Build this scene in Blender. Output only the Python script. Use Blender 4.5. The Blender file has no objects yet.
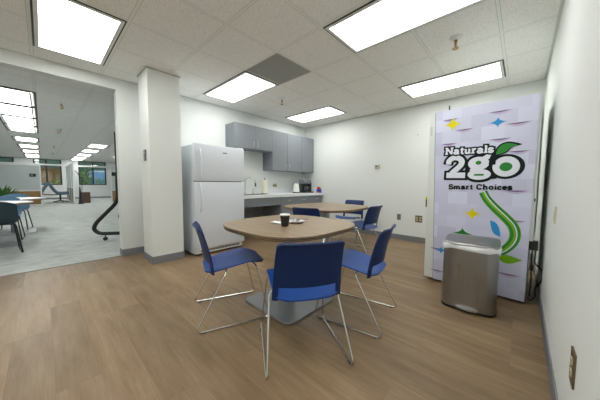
import bpy, bmesh, math, random
from mathutils import Vector, Matrix
random.seed(7)
S = bpy.context.scene
COL = S.collection
PI = math.pi

# ------------------------------------------------------------------ constants (metres)
H = 2.508            # ceiling height
L, R, D, BK = -4.20, 0.17, 4.70, -2.9   # kitchen wall, right wall, far wall, wall behind
T = 0.6096           # ceiling tile module
XB, Y0 = -1.433, 1.814
OX, OY0, OY1 = -21.5, -5.0, 5.6         # neighbouring office

# ------------------------------------------------------------------ materials
MATS = {}
def new_mat(name):
    m = bpy.data.materials.new(name); m.use_nodes = True
    nt = m.node_tree
    return m, nt, nt.nodes, nt.links, nt.nodes['Principled BSDF']

def plain(name, col, rough=.5, metal=0.0, spec=.5, bump=0, bscale=200, trans=0, vary=0, vscale=3):
    if name in MATS: return MATS[name]
    m, nt, N, K, b = new_mat(name)
    b.inputs['Base Color'].default_value = (*col, 1)
    b.inputs['Roughness'].default_value = rough
    b.inputs['Metallic'].default_value = metal
    b.inputs['Specular IOR Level'].default_value = spec
    if trans: b.inputs['Transmission Weight'].default_value = trans
    if bump or vary:
        tc = N.new('ShaderNodeTexCoord')
        nz = N.new('ShaderNodeTexNoise'); nz.inputs['Scale'].default_value = bscale if bump else vscale
        nz.inputs['Detail'].default_value = 4
        K.new(tc.outputs['Object'], nz.inputs['Vector'])
        if bump:
            bp = N.new('ShaderNodeBump'); bp.inputs['Strength'].default_value = bump; bp.inputs['Distance'].default_value = .002
            K.new(nz.outputs['Fac'], bp.inputs['Height']); K.new(bp.outputs['Normal'], b.inputs['Normal'])
        if vary:
            mx = N.new('ShaderNodeMix'); mx.data_type = 'RGBA'
            mx.inputs[6].default_value = (*[c*(1-vary) for c in col], 1); mx.inputs[7].default_value = (*[min(1, c*(1+vary)) for c in col], 1)
            K.new(nz.outputs['Fac'], mx.inputs[0]); K.new(mx.outputs[2], b.inputs['Base Color'])
    MATS[name] = m
    return m

def emis(name, col, s):
    m, nt, N, K, b = new_mat(name)
    b.inputs['Base Color'].default_value = (.9, .9, .9, 1)
    b.inputs['Emission Color'].default_value = (*col, 1)
    b.inputs['Emission Strength'].default_value = s
    MATS[name] = m
    return m

def math_node(N, K, op, a, b=None):
    n = N.new('ShaderNodeMath'); n.operation = op
    for i, v in enumerate((a, b)):
        if v is None: continue
        if isinstance(v, (int, float)): n.inputs[i].default_value = v
        else: K.new(v, n.inputs[i])
    return n.outputs[0]

def mixc(N, K, f, a, b):
    n = N.new('ShaderNodeMix'); n.data_type = 'RGBA'
    if isinstance(f, (int, float)): n.inputs[0].default_value = f
    else: K.new(f, n.inputs[0])
    for i, v in ((6, a), (7, b)):
        if isinstance(v, tuple): n.inputs[i].default_value = (*v, 1)
        else: K.new(v, n.inputs[i])
    return n.outputs[2]

def noise(N, K, vec, scale, detail=3, rough=.5):
    n = N.new('ShaderNodeTexNoise'); n.inputs['Scale'].default_value = scale
    n.inputs['Detail'].default_value = detail; n.inputs['Roughness'].default_value = rough
    K.new(vec, n.inputs['Vector']); return n.outputs['Fac']

def ramp(N, K, f, stops):
    n = N.new('ShaderNodeValToRGB'); K.new(f, n.inputs[0])
    cr = n.color_ramp
    while len(cr.elements) < len(stops): cr.elements.new(.5)
    for e, (p, c) in zip(cr.elements, stops): e.position = p; e.color = (*c, 1)
    return n.outputs[0]

def mapped(N, K, scale):
    tc = N.new('ShaderNodeTexCoord'); mp = N.new('ShaderNodeMapping')
    mp.inputs['Scale'].default_value = scale
    K.new(tc.outputs['Object'], mp.inputs['Vector']); return mp.outputs[0], tc.outputs['Object']

def ceiling_material():
    m, nt, N, K, b = new_mat('acoustic_tile')
    tc = N.new('ShaderNodeTexCoord'); sp = N.new('ShaderNodeSeparateXYZ'); K.new(tc.outputs['Object'], sp.inputs[0])
    def band(v, off, w):
        q = math_node(N, K, 'ADD', v, -off + 100*T + T/2)
        q = math_node(N, K, 'MODULO', q, T)
        q = math_node(N, K, 'SUBTRACT', q, T/2)
        q = math_node(N, K, 'ABSOLUTE', q)
        return math_node(N, K, 'LESS_THAN', q, w), math_node(N, K, 'LESS_THAN', q, w + .004)
    ax, ax2 = band(sp.outputs[0], XB, .011); ay, ay2 = band(sp.outputs[1], Y0, .011)
    bar = math_node(N, K, 'MAXIMUM', ax, ay); edge = math_node(N, K, 'MAXIMUM', ax2, ay2)
    n1 = noise(N, K, tc.outputs['Object'], 95, 3, .6)
    tile = ramp(N, K, n1, [(.30, (.62, .61, .58)), (.43, (.86, .86, .83)), (.6, (.92, .92, .90))])
    c = mixc(N, K, edge, tile, (.60, .60, .57))
    c = mixc(N, K, bar, c, (.84, .87, .84))
    K.new(c, b.inputs['Base Color']); b.inputs['Roughness'].default_value = .9
    b.inputs['Specular IOR Level'].default_value = .1
    bp = N.new('ShaderNodeBump'); bp.inputs['Strength'].default_value = .3; bp.inputs['Distance'].default_value = .003
    K.new(n1, bp.inputs['Height']); K.new(bp.outputs[0], b.inputs['Normal'])
    return m

def wood_floor_material():
    m, nt, N, K, b = new_mat('plank_floor')
    tc = N.new('ShaderNodeTexCoord')
    br = N.new('ShaderNodeTexBrick')
    br.inputs['Scale'].default_value = 1; br.inputs['Brick Width'].default_value = 1.22; br.inputs['Row Height'].default_value = .18
    br.inputs['Mortar Size'].default_value = .0007; br.inputs['Mortar Smooth'].default_value = .6; br.offset = .37; br.offset_frequency = 3
    br.inputs['Color1'].default_value = (0, 0, 0, 1); br.inputs['Color2'].default_value = (1, 1, 1, 1); br.inputs['Mortar'].default_value = (.3, .3, .3, 1)
    K.new(tc.outputs['Object'], br.inputs['Vector'])
    tone = br.outputs['Color']
    # grain stretched along x, shifted from plank to plank
    mp = N.new('ShaderNodeMapping'); mp.inputs['Scale'].default_value = (1.3, 9, 1)
    ad = N.new('ShaderNodeVectorMath'); ad.operation = 'MULTIPLY_ADD'
    K.new(tone, ad.inputs[0]); ad.inputs[1].default_value = (7, 3, 5); K.new(tc.outputs['Object'], ad.inputs[2])
    K.new(ad.outputs[0], mp.inputs['Vector'])
    g = noise(N, K, mp.outputs[0], 1.6, 6, .62)
    mp2 = N.new('ShaderNodeMapping'); mp2.inputs['Scale'].default_value = (3, 90, 1); K.new(ad.outputs[0], mp2.inputs['Vector'])
    g2 = noise(N, K, mp2.outputs[0], 1.5, 3, .6)
    base = ramp(N, K, g, [(.25, (.185, .122, .066)), (.5, (.258, .177, .100)), (.75, (.32, .228, .135))])
    t2 = ramp(N, K, tone, [(0, (.84, .83, .82)), (.5, (.98, .98, .98)), (1, (1.08, 1.075, 1.07))])
    mu = N.new('ShaderNodeMix'); mu.data_type = 'RGBA'; mu.blend_type = 'MULTIPLY'; mu.inputs[0].default_value = 1
    K.new(base, mu.inputs[6]); K.new(t2, mu.inputs[7])
    f2 = ramp(N, K, g2, [(.3, (.90, .90, .90)), (.6, (1.03, 1.03, 1.03))])
    mu2 = N.new('ShaderNodeMix'); mu2.data_type = 'RGBA'; mu2.blend_type = 'MULTIPLY'; mu2.inputs[0].default_value = 1
    K.new(mu.outputs[2], mu2.inputs[6]); K.new(f2, mu2.inputs[7])
    c = mixc(N, K, math_node(N, K, 'MULTIPLY', br.outputs['Fac'], .45), mu2.outputs[2], (.12, .08, .05))
    K.new(c, b.inputs['Base Color'])
    b.inputs['Roughness'].default_value = .42; b.inputs['Specular IOR Level'].default_value = .35
    bp = N.new('ShaderNodeBump'); bp.inputs['Strength'].default_value = .12; bp.inputs['Distance'].default_value = .001
    K.new(g2, bp.inputs['Height']); K.new(bp.outputs[0], b.inputs['Normal'])
    return m

def carpet_material():
    m, nt, N, K, b = new_mat('carpet_pile')
    v, o = mapped(N, K, (3, 1.2, 1))
    a = noise(N, K, v, 3.0, 5, .7); c = noise(N, K, o, 60, 3, .7)
    s = math_node(N, K, 'ADD', math_node(N, K, 'MULTIPLY', a, .65), math_node(N, K, 'MULTIPLY', c, .35))
    col = ramp(N, K, s, [(.33, (.34, .36, .345)), (.5, (.52, .545, .525)), (.66, (.66, .68, .66))])
    K.new(col, b.inputs['Base Color']); b.inputs['Roughness'].default_value = .95; b.inputs['Specular IOR Level'].default_value = .05
    return m

def table_wood_material():
    m, nt, N, K, b = new_mat('laminate_oak')
    v, o = mapped(N, K, (1.2, 16, 1))
    g = noise(N, K, v, 2.2, 6, .62)
    col = ramp(N, K, g, [(.25, (.19, .132, .075)), (.5, (.275, .20, .118)), (.78, (.345, .255, .155))])
    K.new(col, b.inputs['Base Color']); b.inputs['Roughness'].default_value = .33; b.inputs['Specular IOR Level'].default_value = .45
    return m

def ply_edge_material():
    m, nt, N, K, b = new_mat('layered_edge')
    tc = N.new('ShaderNodeTexCoord'); sp = N.new('ShaderNodeSeparateXYZ'); K.new(tc.outputs['Object'], sp.inputs[0])
    q = math_node(N, K, 'ADD', sp.outputs[2], 10)
    q = math_node(N, K, 'MODULO', q, .0125)
    f = math_node(N, K, 'LESS_THAN', q, .005)
    K.new(mixc(N, K, f, (.10, .065, .035), (.36, .26, .15)), b.inputs['Base Color'])
    b.inputs['Roughness'].default_value = .5
    return m

def brushed_material(name, col, rough=.32):
    m, nt, N, K, b = new_mat(name)
    v, o = mapped(N, K, (240, 240, 2))
    g = noise(N, K, v, 1, 2, .5)
    b.inputs['Base Color'].default_value = (*col, 1); b.inputs['Metallic'].default_value = 1
    K.new(ramp(N, K, g, [(.3, (rough-.06,)*3), (.7, (rough+.08,)*3)]), b.inputs['Roughness'])
    return m

def tiled_print_material():
    # the printed wall-of-blocks artwork on the vending machine door: blocks of slightly different lilac
    m, nt, N, K, b = new_mat('printed_blocks')
    tc = N.new('ShaderNodeTexCoord')
    br = N.new('ShaderNodeTexBrick'); br.offset = .5
    br.inputs['Scale'].default_value = 1; br.inputs['Brick Width'].default_value = .17; br.inputs['Row Height'].default_value = .125
    br.inputs['Mortar Size'].default_value = 0
    br.inputs['Color1'].default_value = (0, 0, 0, 1); br.inputs['Color2'].default_value = (1, 1, 1, 1)
    mp = N.new('ShaderNodeMapping'); mp.inputs['Rotation'].default_value = (-PI/2, 0, 0)
    K.new(tc.outputs['Object'], mp.inputs['Vector']); K.new(mp.outputs[0], br.inputs['Vector'])
    K.new(ramp(N, K, br.outputs['Color'], [(0, (.53, .535, .69)), (1, (.66, .685, .84))]), b.inputs['Base Color'])
    b.inputs['Roughness'].default_value = .35
    return m

def glass_material(name, tint=(1, 1, 1), refl=.06):
    m = bpy.data.materials.new(name); m.use_nodes = True
    N, K = m.node_tree.nodes, m.node_tree.links
    N.clear()
    out = N.new('ShaderNodeOutputMaterial'); mx = N.new('ShaderNodeMixShader')
    tr = N.new('ShaderNodeBsdfTransparent'); tr.inputs[0].default_value = (*tint, 1)
    gl = N.new('ShaderNodeBsdfGlossy'); gl.inputs['Roughness'].default_value = .02
    fr = N.new('ShaderNodeFresnel'); fr.inputs[0].default_value = 1.5
    K.new(math_node(N, K, 'ADD', fr.outputs[0], refl), mx.inputs[0]); K.new(tr.outputs[0], mx.inputs[1]); K.new(gl.outputs[0], mx.inputs[2])
    K.new(mx.outputs[0], out.inputs[0])
    MATS[name] = m
    return m

def frosted_material():
    m = bpy.data.materials.new('frosted_film'); m.use_nodes = True
    N, K = m.node_tree.nodes, m.node_tree.links
    N.clear()
    out = N.new('ShaderNodeOutputMaterial'); mx = N.new('ShaderNodeMixShader'); mx.inputs[0].default_value = .5
    d = N.new('ShaderNodeBsdfDiffuse'); d.inputs[0].default_value = (.62, .66, .66, 1)
    t = N.new('ShaderNodeBsdfTranslucent'); t.inputs[0].default_value = (.66, .70, .70, 1)
    K.new(d.outputs[0], mx.inputs[1]); K.new(t.outputs[0], mx.inputs[2]); K.new(mx.outputs[0], out.inputs[0])
    return m

M_ceil = ceiling_material(); M_floor = wood_floor_material(); M_carpet = carpet_material()
M_top = table_wood_material(); M_edge = ply_edge_material()
M_wall = plain('wall_paint', (.755, .785, .77), .75, bump=.06, bscale=260, spec=.25)
M_wall2 = plain('office_paint', (.74, .76, .755), .75, spec=.2)
M_base = plain('rubber_base', (.20, .215, .235), .5)
M_cab = plain('grey_laminate', (.215, .235, .26), .45, vary=.04, vscale=6)
M_cabin = plain('cabinet_inside', (.10, .105, .11), .7)
M_counter = plain('solid_surface', (.78, .81, .83), .35, vary=.05, vscale=60)
M_fridge = plain('white_enamel', (.70, .74, .80), .33, bump=.04, bscale=420)
M_fridge_side = plain('textured_enamel', (.66, .70, .76), .45, bump=.1, bscale=420)
M_gasket = plain('grey_gasket', (.12, .13, .14), .7)
M_white = plain('white_plastic', (.80, .81, .80), .4)
M_offwhite = plain('painted_steel_white', (.68, .71, .68), .4)
M_black = plain('black_plastic', (.012, .012, .014), .45)
M_blackmetal = plain('black_powder_coat', (.01, .01, .012), .4)
M_darkgrey = plain('charcoal_plastic', (.07, .075, .085), .35)
M_chrome = plain('chrome', (.70, .70, .69), .22, 1.0)
M_nickel = plain('satin_nickel', (.62, .63, .64), .28, 1.0)
M_steel = brushed_material('brushed_steel', (.35, .345, .34))
M_greymetal = plain('silver_paint', (.46, .48, .50), .4, .3)
M_brass = plain('aged_brass', (.40, .27, .12), .35, .9)
M_navy_shaded = plain('blue_polypropylene_shaded', (.004, .025, .115), .45, spec=.35, bump=.05, bscale=500)  # backrest: same plastic as the seat, with its shade put into the darker colour
M_navy_lit = plain('blue_polypropylene_lit', (.009, .062, .29), .42, spec=.4, bump=.05, bscale=500)  # seat: same plastic as the backrest, light from above put into the colour
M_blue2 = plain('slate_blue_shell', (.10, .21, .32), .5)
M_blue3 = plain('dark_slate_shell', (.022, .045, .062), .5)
M_fabric = plain('blue_grey_fabric', (.12, .20, .26), .9, bump=.3, bscale=300)
M_light = emis('lamp_diffuser', (1.0, 1.0, .965), 5.8)
M_light2 = emis('office_lamp_diffuser', (.99, 1.0, .97), 6.4)
M_print = tiled_print_material()
M_glass = glass_material('window_glass', (.80, .88, .84), .10)
M_frost = frosted_material()
M_frame_dark = plain('dark_bronze', (.018, .016, .015), .45)
M_woodpanel = plain('veneer_panel', (.30, .175, .065), .5, vary=.2, vscale=8)
M_brownbox = plain('walnut_box', (.105, .055, .03), .5, vary=.15, vscale=8)
M_taupe = plain('taupe_panel', (.26, .235, .215), .7)
M_leaf = plain('leaf_green', (.08, .21, .05), .5, vary=.4, vscale=30)
M_leafy = plain('leaf_yellow', (.50, .62, .05), .5, vary=.3, vscale=30)
M_ivory = plain('ivory_plastic', (.60, .55, .38), .4)
M_brassplate = plain('bronze_plate', (.20, .16, .10), .35, .8)
M_ink = plain('print_black', (.006, .012, .012), .45, spec=.15)
M_inkwhite = plain('print_white', (.74, .76, .84), .45, spec=.15)
M_green = plain('print_green', (.035, .23, .045), .45, spec=.15)
M_lime = plain('print_lime', (.19, .44, .02), .45, spec=.15)
M_dkgreen = plain('print_dark_green', (.02, .11, .02), .45, spec=.15)
M_yellow = plain('print_yellow', (.72, .62, .01), .45, spec=.15)
M_blueink = plain('print_blue', (.04, .29, .62), .45, spec=.15)
M_purple = plain('print_purple', (.20, .11, .27), .45, spec=.15)
M_purple2 = plain('print_light_purple', (.49, .455, .62), .45, spec=.15)
M_paper = plain('white_paper', (.80, .80, .78), .8)

# ------------------------------------------------------------------ mesh helpers
def link(o, parent=None):
    COL.objects.link(o)
    if parent: o.parent = parent
    return o

def obj(name, bm, mat, parent=None, loc=(0, 0, 0), rotz=0, smooth=False, recalc=True):
    if recalc: bmesh.ops.recalc_face_normals(bm, faces=bm.faces)
    me = bpy.data.meshes.new(name); bm.to_mesh(me); bm.free()
    for m in (mat if isinstance(mat, (list, tuple)) else [mat]): me.materials.append(m)
    if smooth:
        for p in me.polygons: p.use_smooth = True
        me.set_sharp_from_angle(angle=math.radians(38))
    o = bpy.data.objects.new(name, me); o.location = loc; o.rotation_euler = (0, 0, rotz)
    return link(o, parent)

def tag(o, label, cat, group=None):
    o['label'] = label; o['category'] = cat
    if group: o['group'] = group
    return o

def thing(name, label, cat, loc=(0, 0, 0), rotz=0, group=None):
    o = bpy.data.objects.new(name, None); o.empty_display_size = .1
    o.location = loc; o.rotation_euler = (0, 0, rotz)
    return tag(link(o), label, cat, group)

def struct(name, bm, mat, parent=None, **k):
    o = obj(name, bm, mat, parent, **k)
    if parent is None: o['kind'] = 'structure'
    return o

def dup(root, loc, rotz=0, label=None, group=None):
    r = root.copy(); COL.objects.link(r); r.location = loc; r.rotation_euler = (0, 0, rotz)
    if label: r['label'] = label
    if group: r['group'] = group
    for ch in list(root.children):
        c = ch.copy(); COL.objects.link(c); c.parent = r
        for g in ch.children:
            d = g.copy(); COL.objects.link(d); d.parent = c
    return r

def B(): return bmesh.new()

def box(bm, x0, x1, y0, y1, z0, z1, bev=0, seg=2):
    t = bmesh.new()
    vs = [t.verts.new((x, y, z)) for x in (x0, x1) for y in (y0, y1) for z in (z0, z1)]
    for f in ((0, 1, 3, 2), (4, 6, 7, 5), (0, 4, 5, 1), (2, 3, 7, 6), (0, 2, 6, 4), (1, 5, 7, 3)):
        t.faces.new([vs[i] for i in f])
    if bev:
        bmesh.ops.bevel(t, geom=list(t.edges), offset=bev, segments=seg, affect='EDGES', profile=.5)
    merge(bm, t)
    return bm

def merge(bm, t, M=None):
    mp = {}
    for v in t.verts: mp[v] = bm.verts.new(M @ v.co if M else v.co)
    for f in t.faces:
        try:
            n = bm.faces.new([mp[v] for v in f.verts]); n.material_index = f.material_index
        except ValueError: pass
    t.free()

def tube(bm, pts, r, n=8, closed=False, cap=True):
    pts = [Vector(p) for p in pts]; m = len(pts); rings = []
    up = None
    for i, p in enumerate(pts):
        a = pts[i-1] if (i > 0 or closed) else p; b = pts[(i+1) % m] if (i < m-1 or closed) else p
        t = (b-a).normalized()
        if up is None:
            up = Vector((0, 0, 1)) if abs(t.z) < .9 else Vector((1, 0, 0))
        side = t.cross(up)
        if side.length < 1e-6: side = t.orthogonal()
        side.normalize(); up = side.cross(t).normalized()
        rr = r[i] if isinstance(r, (list, tuple)) else r
        rings.append([bm.verts.new(p + side*rr*math.cos(2*PI*k/n) + up*rr*math.sin(2*PI*k/n)) for k in range(n)])
    for i in range(m if closed else m-1):
        A, C = rings[i], rings[(i+1) % m]
        for k in range(n): bm.faces.new((A[k], A[(k+1) % n], C[(k+1) % n], C[k]))
    if cap and not closed: bm.faces.new(rings[0]); bm.faces.new(rings[-1])
    return bm

def rounded(pts, r, n=5):
    pts = [Vector(p) for p in pts]; out = [pts[0]]
    for i in range(1, len(pts)-1):
        a, p, b = pts[i-1], pts[i], pts[i+1]
        d = min(r, (a-p).length*.45, (b-p).length*.45)
        s, e = p + (a-p).normalized()*d, p + (b-p).normalized()*d
        for k in range(n+1):
            t = k/n; out.append(s*(1-t)**2 + p*2*t*(1-t) + e*t*t)
    out.append(pts[-1]); return out

def lathe(bm, prof, n=24, cx=0, cy=0):
    rings = []
    for r, z in prof:
        if r < 1e-6: rings.append([bm.verts.new((cx, cy, z))])
        else: rings.append([bm.verts.new((cx + r*math.cos(2*PI*k/n), cy + r*math.sin(2*PI*k/n), z)) for k in range(n)])
    for A, C in zip(rings, rings[1:]):
        for k in range(n):
            a = [A[k % len(A)], A[(k+1) % len(A)], C[(k+1) % len(C)], C[k % len(C)]]
            f = []
            for v in a:
                if v not in f: f.append(v)
            if len(f) > 2: bm.faces.new(f)
    return bm

def prism(bm, outline, z0, z1, M=None):
    """outline: list of (x, y) extruded from z0 to z1"""
    t = bmesh.new()
    lo = [t.verts.new((x, y, z0)) for x, y in outline]; hi = [t.verts.new((x, y, z1)) for x, y in outline]
    n = len(outline)
    t.faces.new(lo[::-1]); t.faces.new(hi)
    for i in range(n): t.faces.new((lo[i], lo[(i+1) % n], hi[(i+1) % n], hi[i]))
    merge(bm, t, M); return bm

def superellipse(a, b, e, n=72):
    out = []
    for k in range(n):
        t = 2*PI*k/n; c, s = math.cos(t), math.sin(t)
        out.append((a*math.copysign(abs(c)**(2/e), c), b*math.copysign(abs(s)**(2/e), s)))
    return out

def rrect(x0, x1, y0, y1, r, n=6):
    out = []
    for cx, cy, a in ((x1-r, y1-r, 0), (x0+r, y1-r, PI/2), (x0+r, y0+r, PI), (x1-r, y0+r, 1.5*PI)):
        for k in range(n+1):
            t = a + PI/2*k/n; out.append((cx + r*math.cos(t), cy + r*math.sin(t)))
    return out

def loft(bm, sections, cap=True):
    """sections: list of lists of 3-D points with equal counts"""
    rings = [[bm.verts.new(p) for p in s] for s in sections]; n = len(rings[0])
    for A, C in zip(rings, rings[1:]):
        for k in range(n): bm.faces.new((A[k], A[(k+1) % n], C[(k+1) % n], C[k]))
    if cap: bm.faces.new(rings[0][::-1]); bm.faces.new(rings[-1])
    return bm

def sheet(fn, nu, nv, thick, keep=None):
    """a solid sheet: fn(u, v) -> point, u in [-1, 1], v in [0, 1]; thickened along its normal"""
    bm = bmesh.new()
    P = [[Vector(fn(-1 + 2*i/nu, j/nv)) for i in range(nu+1)] for j in range(nv+1)]
    Nn = [[None]*(nu+1) for _ in range(nv+1)]
    for j in range(nv+1):
        for i in range(nu+1):
            du = P[j][min(i+1, nu)] - P[j][max(i-1, 0)]; dv = P[min(j+1, nv)][i] - P[max(j-1, 0)][i]
            n = du.cross(dv); Nn[j][i] = n.normalized() if n.length > 1e-9 else Vector((0, 0, 1))
    top = [[bm.verts.new(P[j][i] + Nn[j][i]*thick/2) for i in range(nu+1)] for j in range(nv+1)]
    bot = [[bm.verts.new(P[j][i] - Nn[j][i]*thick/2) for i in range(nu+1)] for j in range(nv+1)]
    ok = lambda i, j: 0 <= i < nu and 0 <= j < nv and (keep is None or keep(-1 + 2*(i+.5)/nu, (j+.5)/nv))
    for j in range(nv):
        for i in range(nu):
            if not ok(i, j): continue
            bm.faces.new((top[j][i], top[j][i+1], top[j+1][i+1], top[j+1][i]))
            bm.faces.new((bot[j][i], bot[j+1][i], bot[j+1][i+1], bot[j][i+1]))
            for di, dj, (a, b) in ((0, -1, ((i, j), (i+1, j))), (0, 1, ((i+1, j+1), (i, j+1))), (-1, 0, ((i, j+1), (i, j))), (1, 0, ((i+1, j), (i+1, j+1)))):
                if not ok(i+di, j+dj):
                    bm.faces.new((top[a[1]][a[0]], bot[a[1]][a[0]], bot[b[1]][b[0]], top[b[1]][b[0]]))
    for v in [v for v in bm.verts if not v.link_faces]: bm.verts.remove(v)
    return bm

# ------------------------------------------------------------------ ROOM SHELL
bm = B(); box(bm, L-.05, R, BK, D, -.05, 0); struct('floor', bm, M_floor)
bm = B(); box(bm, OX, L-.05, OY0, OY1, -.05, 0); struct('floor_carpet', bm, M_carpet)
bm = B(); box(bm, L-.06, R, BK, D, H, H+.05); struct('ceiling', bm, M_ceil)
bm = B(); box(bm, OX, L-.06, OY0, OY1, H, H+.05); struct('ceiling_office', bm, M_ceil)
bm = B(); box(bm, L-.15, R+.15, D, D+.12, 0, H); struct('wall_far', bm, M_wall)
bm = B(); box(bm, R, R+.12, BK, D, 0, H); struct('wall_right', bm, M_wall)
bm = B(); box(bm, L-.15, R+.12, BK-.12, BK, 0, H); struct('wall_back', bm, M_wall)
OP0, OP1, OPZ = -2.2, .752, 2.36
bm = B()
box(bm, L-.15, L, OP1, D, 0, H); box(bm, L-.15, L, BK, OP0, 0, H); box(bm, L-.15, L, OP0, OP1, OPZ, H)
struct('wall_kitchen', bm, M_wall)
bm = B(); box(bm, -3.89, -3.491, .945, 1.336, 0, H, .004); struct('column', bm, M_wall)
bm = B(); box(bm, -3.899, -3.482, .936, 1.345, H-.010, H)
struct('trim_1', bm, plain('wall_angle', (.42, .41, .38), .6))
# baseboards: thin rubber cove strips
def base(name, segs):
    bm = B()
    for x0, x1, y0, y1 in segs: box(bm, x0, x1, y0, y1, 0, .1, .002, 1)
    struct(name, bm, M_base)
base('baseboard_far', [(-3.55, R-.008, D-.008, D)])
base('baseboard_right', [(R-.008, R, BK, D-.008)])
base('baseboard_column', [(-3.898, -3.483, .937, .945), (-3.491, -3.483, .945, 1.336), (-3.898, -3.483, 1.336, 1.344), (-3.898, -3.89, .945, 1.336)])
base('baseboard_kitchen', [(L, L+.008, OP1, 1.46), (L-.15, L+.008, OP1-.008, OP1)])
# wall angle along the ceiling edge
bm = B()
for x0, x1, y0, y1 in ((L, R, D-.02, D), (R-.02, R, BK, D-.02), (L, L+.02, BK, D-.02)):
    box(bm, x0, x1, y0, y1, H-.004, H)
struct('trim_2', bm, plain('white_angle', (.60, .62, .58), .5))
# metal transition strip where the planks meet the carpet
bm = B(); box(bm, L-.065, L-.035, OP0, OP1-.01, 0, .004, .001, 1); struct('trim_3', bm, plain('grey_strip', (.18, .18, .18), .5))

# office shell
bm = B(); box(bm, OX, L-.15, OY1, OY1+.12, 0, H); struct('wall_office_right', bm, M_wall2)
bm = B(); box(bm, OX, L-.15, OY0-.12, OY0, 0, H); struct('wall_office_left', bm, M_wall2)
W1, W2, WZ0, WZ1 = (-.32, .885), (1.66, 3.10), .90, 2.48
bm = B()
for y0, y1 in ((OY0, -2.9), (-1.05, W1[0]), (W1[1], W2[0]), (W2[1], OY1)): box(bm, OX-.15, OX, y0, y1, 0, H)
for y0, y1 in (W1, W2, (-2.9, -1.05)): box(bm, OX-.15, OX, y0, y1, 0, WZ0); box(bm, OX-.15, OX, y0, y1, WZ1, H)
struct('wall_office_far', bm, M_wall2)
base('baseboard_office', [(OX, OX+.01, OY0, OY1)])
def window(n, y0, y1, mull):
    bm = B(); t = .07
    for a, b, c, d in ((y0, y0+t, WZ0, WZ1), (y1-t, y1, WZ0, WZ1), (y0+t, y1-t, WZ0, WZ0+.05), (y0+t, y1-t, WZ1-.05, WZ1)):
        box(bm, OX-.10, OX-.02, a, b, c, d)
    for m in mull: box(bm, OX-.10, OX-.02, m-t/2, m+t/2, WZ0+.05, WZ1-.05)
    w = struct(f'window_{n}', bm, M_frame_dark)
    bm = B(); box(bm, OX-.012, OX+.03, y0-.02, y1+.02, 2.10, 2.20); obj('transom_rail', bm, M_white, w)
    bm = B(); box(bm, OX-.065, OX-.055, y0+.02, y1-.02, WZ0+.02, WZ1-.02); obj('pane', bm, M_glass, w)
window(1, W1[0], W1[1], [.22]); window(2, W2[0], W2[1], [2.40]); window(3, -2.9, -1.05, [-2.0])

# ------------------------------------------------------------------ CEILING LIGHTS
def make_light(lx, ly, mat, gap=.012, rim=.026, inn=.056):
    t = thing('ceiling_light', 'x', 'ceiling light')
    a, b = lx/2, ly/2
    def ring(o, i, z0, z1):
        i = (i[0], max(i[1], b - .056 if z0 < -.005 else b - .030))
        bm = B()
        box(bm, -o[0], o[0], -o[1], -i[1], z0, z1); box(bm, -o[0], o[0], i[1], o[1], z0, z1)
        box(bm, -o[0], -i[0], -i[1], i[1], z0, z1); box(bm, i[0], o[0], -i[1], i[1], z0, z1)
        return bm
    obj('shadow_gap', ring((a-gap, b-gap), (a-rim, b-rim), -.004, 0), M_black, t)  # black ring painted in for the shadow gap around the fixture
    obj('frame', ring((a-rim, b-rim), (a-inn, b-inn), -.010, 0), M_white, t)
    bm = B(); box(bm, -a+inn, a-inn, -b+.056, b-.056, -.008, -.0005); obj('diffuser', bm, mat, t)
    return t
kl = [(-4, 0, 'troffer beside the dark ceiling vent, above the path from column to fridge'),
      (-4, 3, 'smallest-looking kitchen light panel, in the ceiling near the wall cabinets'),
      (0, 0, 'large bright panel over the round-cornered front table, running out of the top'),
      (0, 3, 'long bright panel in the ceiling just before the vending machine'),
      (-4, -3, 'bright panel in the ceiling in front of the wide office opening'),
      (0, -3, 'panel in the ceiling straight above the viewer')]
pl = None
for k, j, lab in kl:
    loc = (XB + (k+1)*T, Y0 + (j+.5)*T, H)
    if pl is None: pl = make_light(2*T, T, M_light); pl.location = loc; pl['label'] = lab; pl['group'] = 'kitchen ceiling lights'
    else: dup(pl, loc, 0, lab, 'kitchen ceiling lights')
for k in (-4, 0): dup(pl, (XB + (k+1)*T, Y0 - 5.5*T, H), 0, 'light panel in the ceiling behind the viewer', 'kitchen ceiling lights')

pl2 = make_light(1.19, .60, M_light2, .002, .085, .10)
row1 = [(-5.20, 'left part of the nearest panel in the run of joined office lights, cut by the header'), (-6.39, 'second panel of the joined office light run'), (-7.58, 'third panel of the joined office light run'),
        (-8.77, 'fourth panel, last of the joined office light run'),
        (-11.15, 'first separate light beyond the joined office run'), (-13.4, 'second separate light beyond the joined office run'),
        (-15.7, 'third separate light beyond the joined office run'), (-18.0, 'fourth separate light beyond the joined office run, close to the window'), (-20.3, 'last office light of the left row, right at the window')]
row1 = [(x-1.19, l) for x, l in row1]
row1[-1] = (-20.4, row1[-1][1])
first = True
for x, lab in row1:
    lab = lab.replace('left part of the ', '')
    if first: pl2.location = (x, -.30, H); pl2['label'] = lab; pl2['group'] = 'left row of office lights'; first = False
    else: dup(pl2, (x, -.30, H), 0, lab, 'left row of office lights')
for x, lab in ((-12.4, 'nearest light of the right-hand row of four office lights'), (-14.6, 'second light of the right-hand office row'), (-16.9, 'third light of the right-hand office row'), (-19.1, 'fourth light of the right-hand office row'), (-20.7, 'last light of the right-hand office row, against the window wall')):
    dup(pl2, (x, 1.58, H), 0, lab, 'right row of office lights')
for x, lab in ((-16.4, 'sliver of ceiling light showing beside the black board edge'),):
    dup(pl2, (x, 3.05, H), 0, lab, 'far right office lights')

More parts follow.
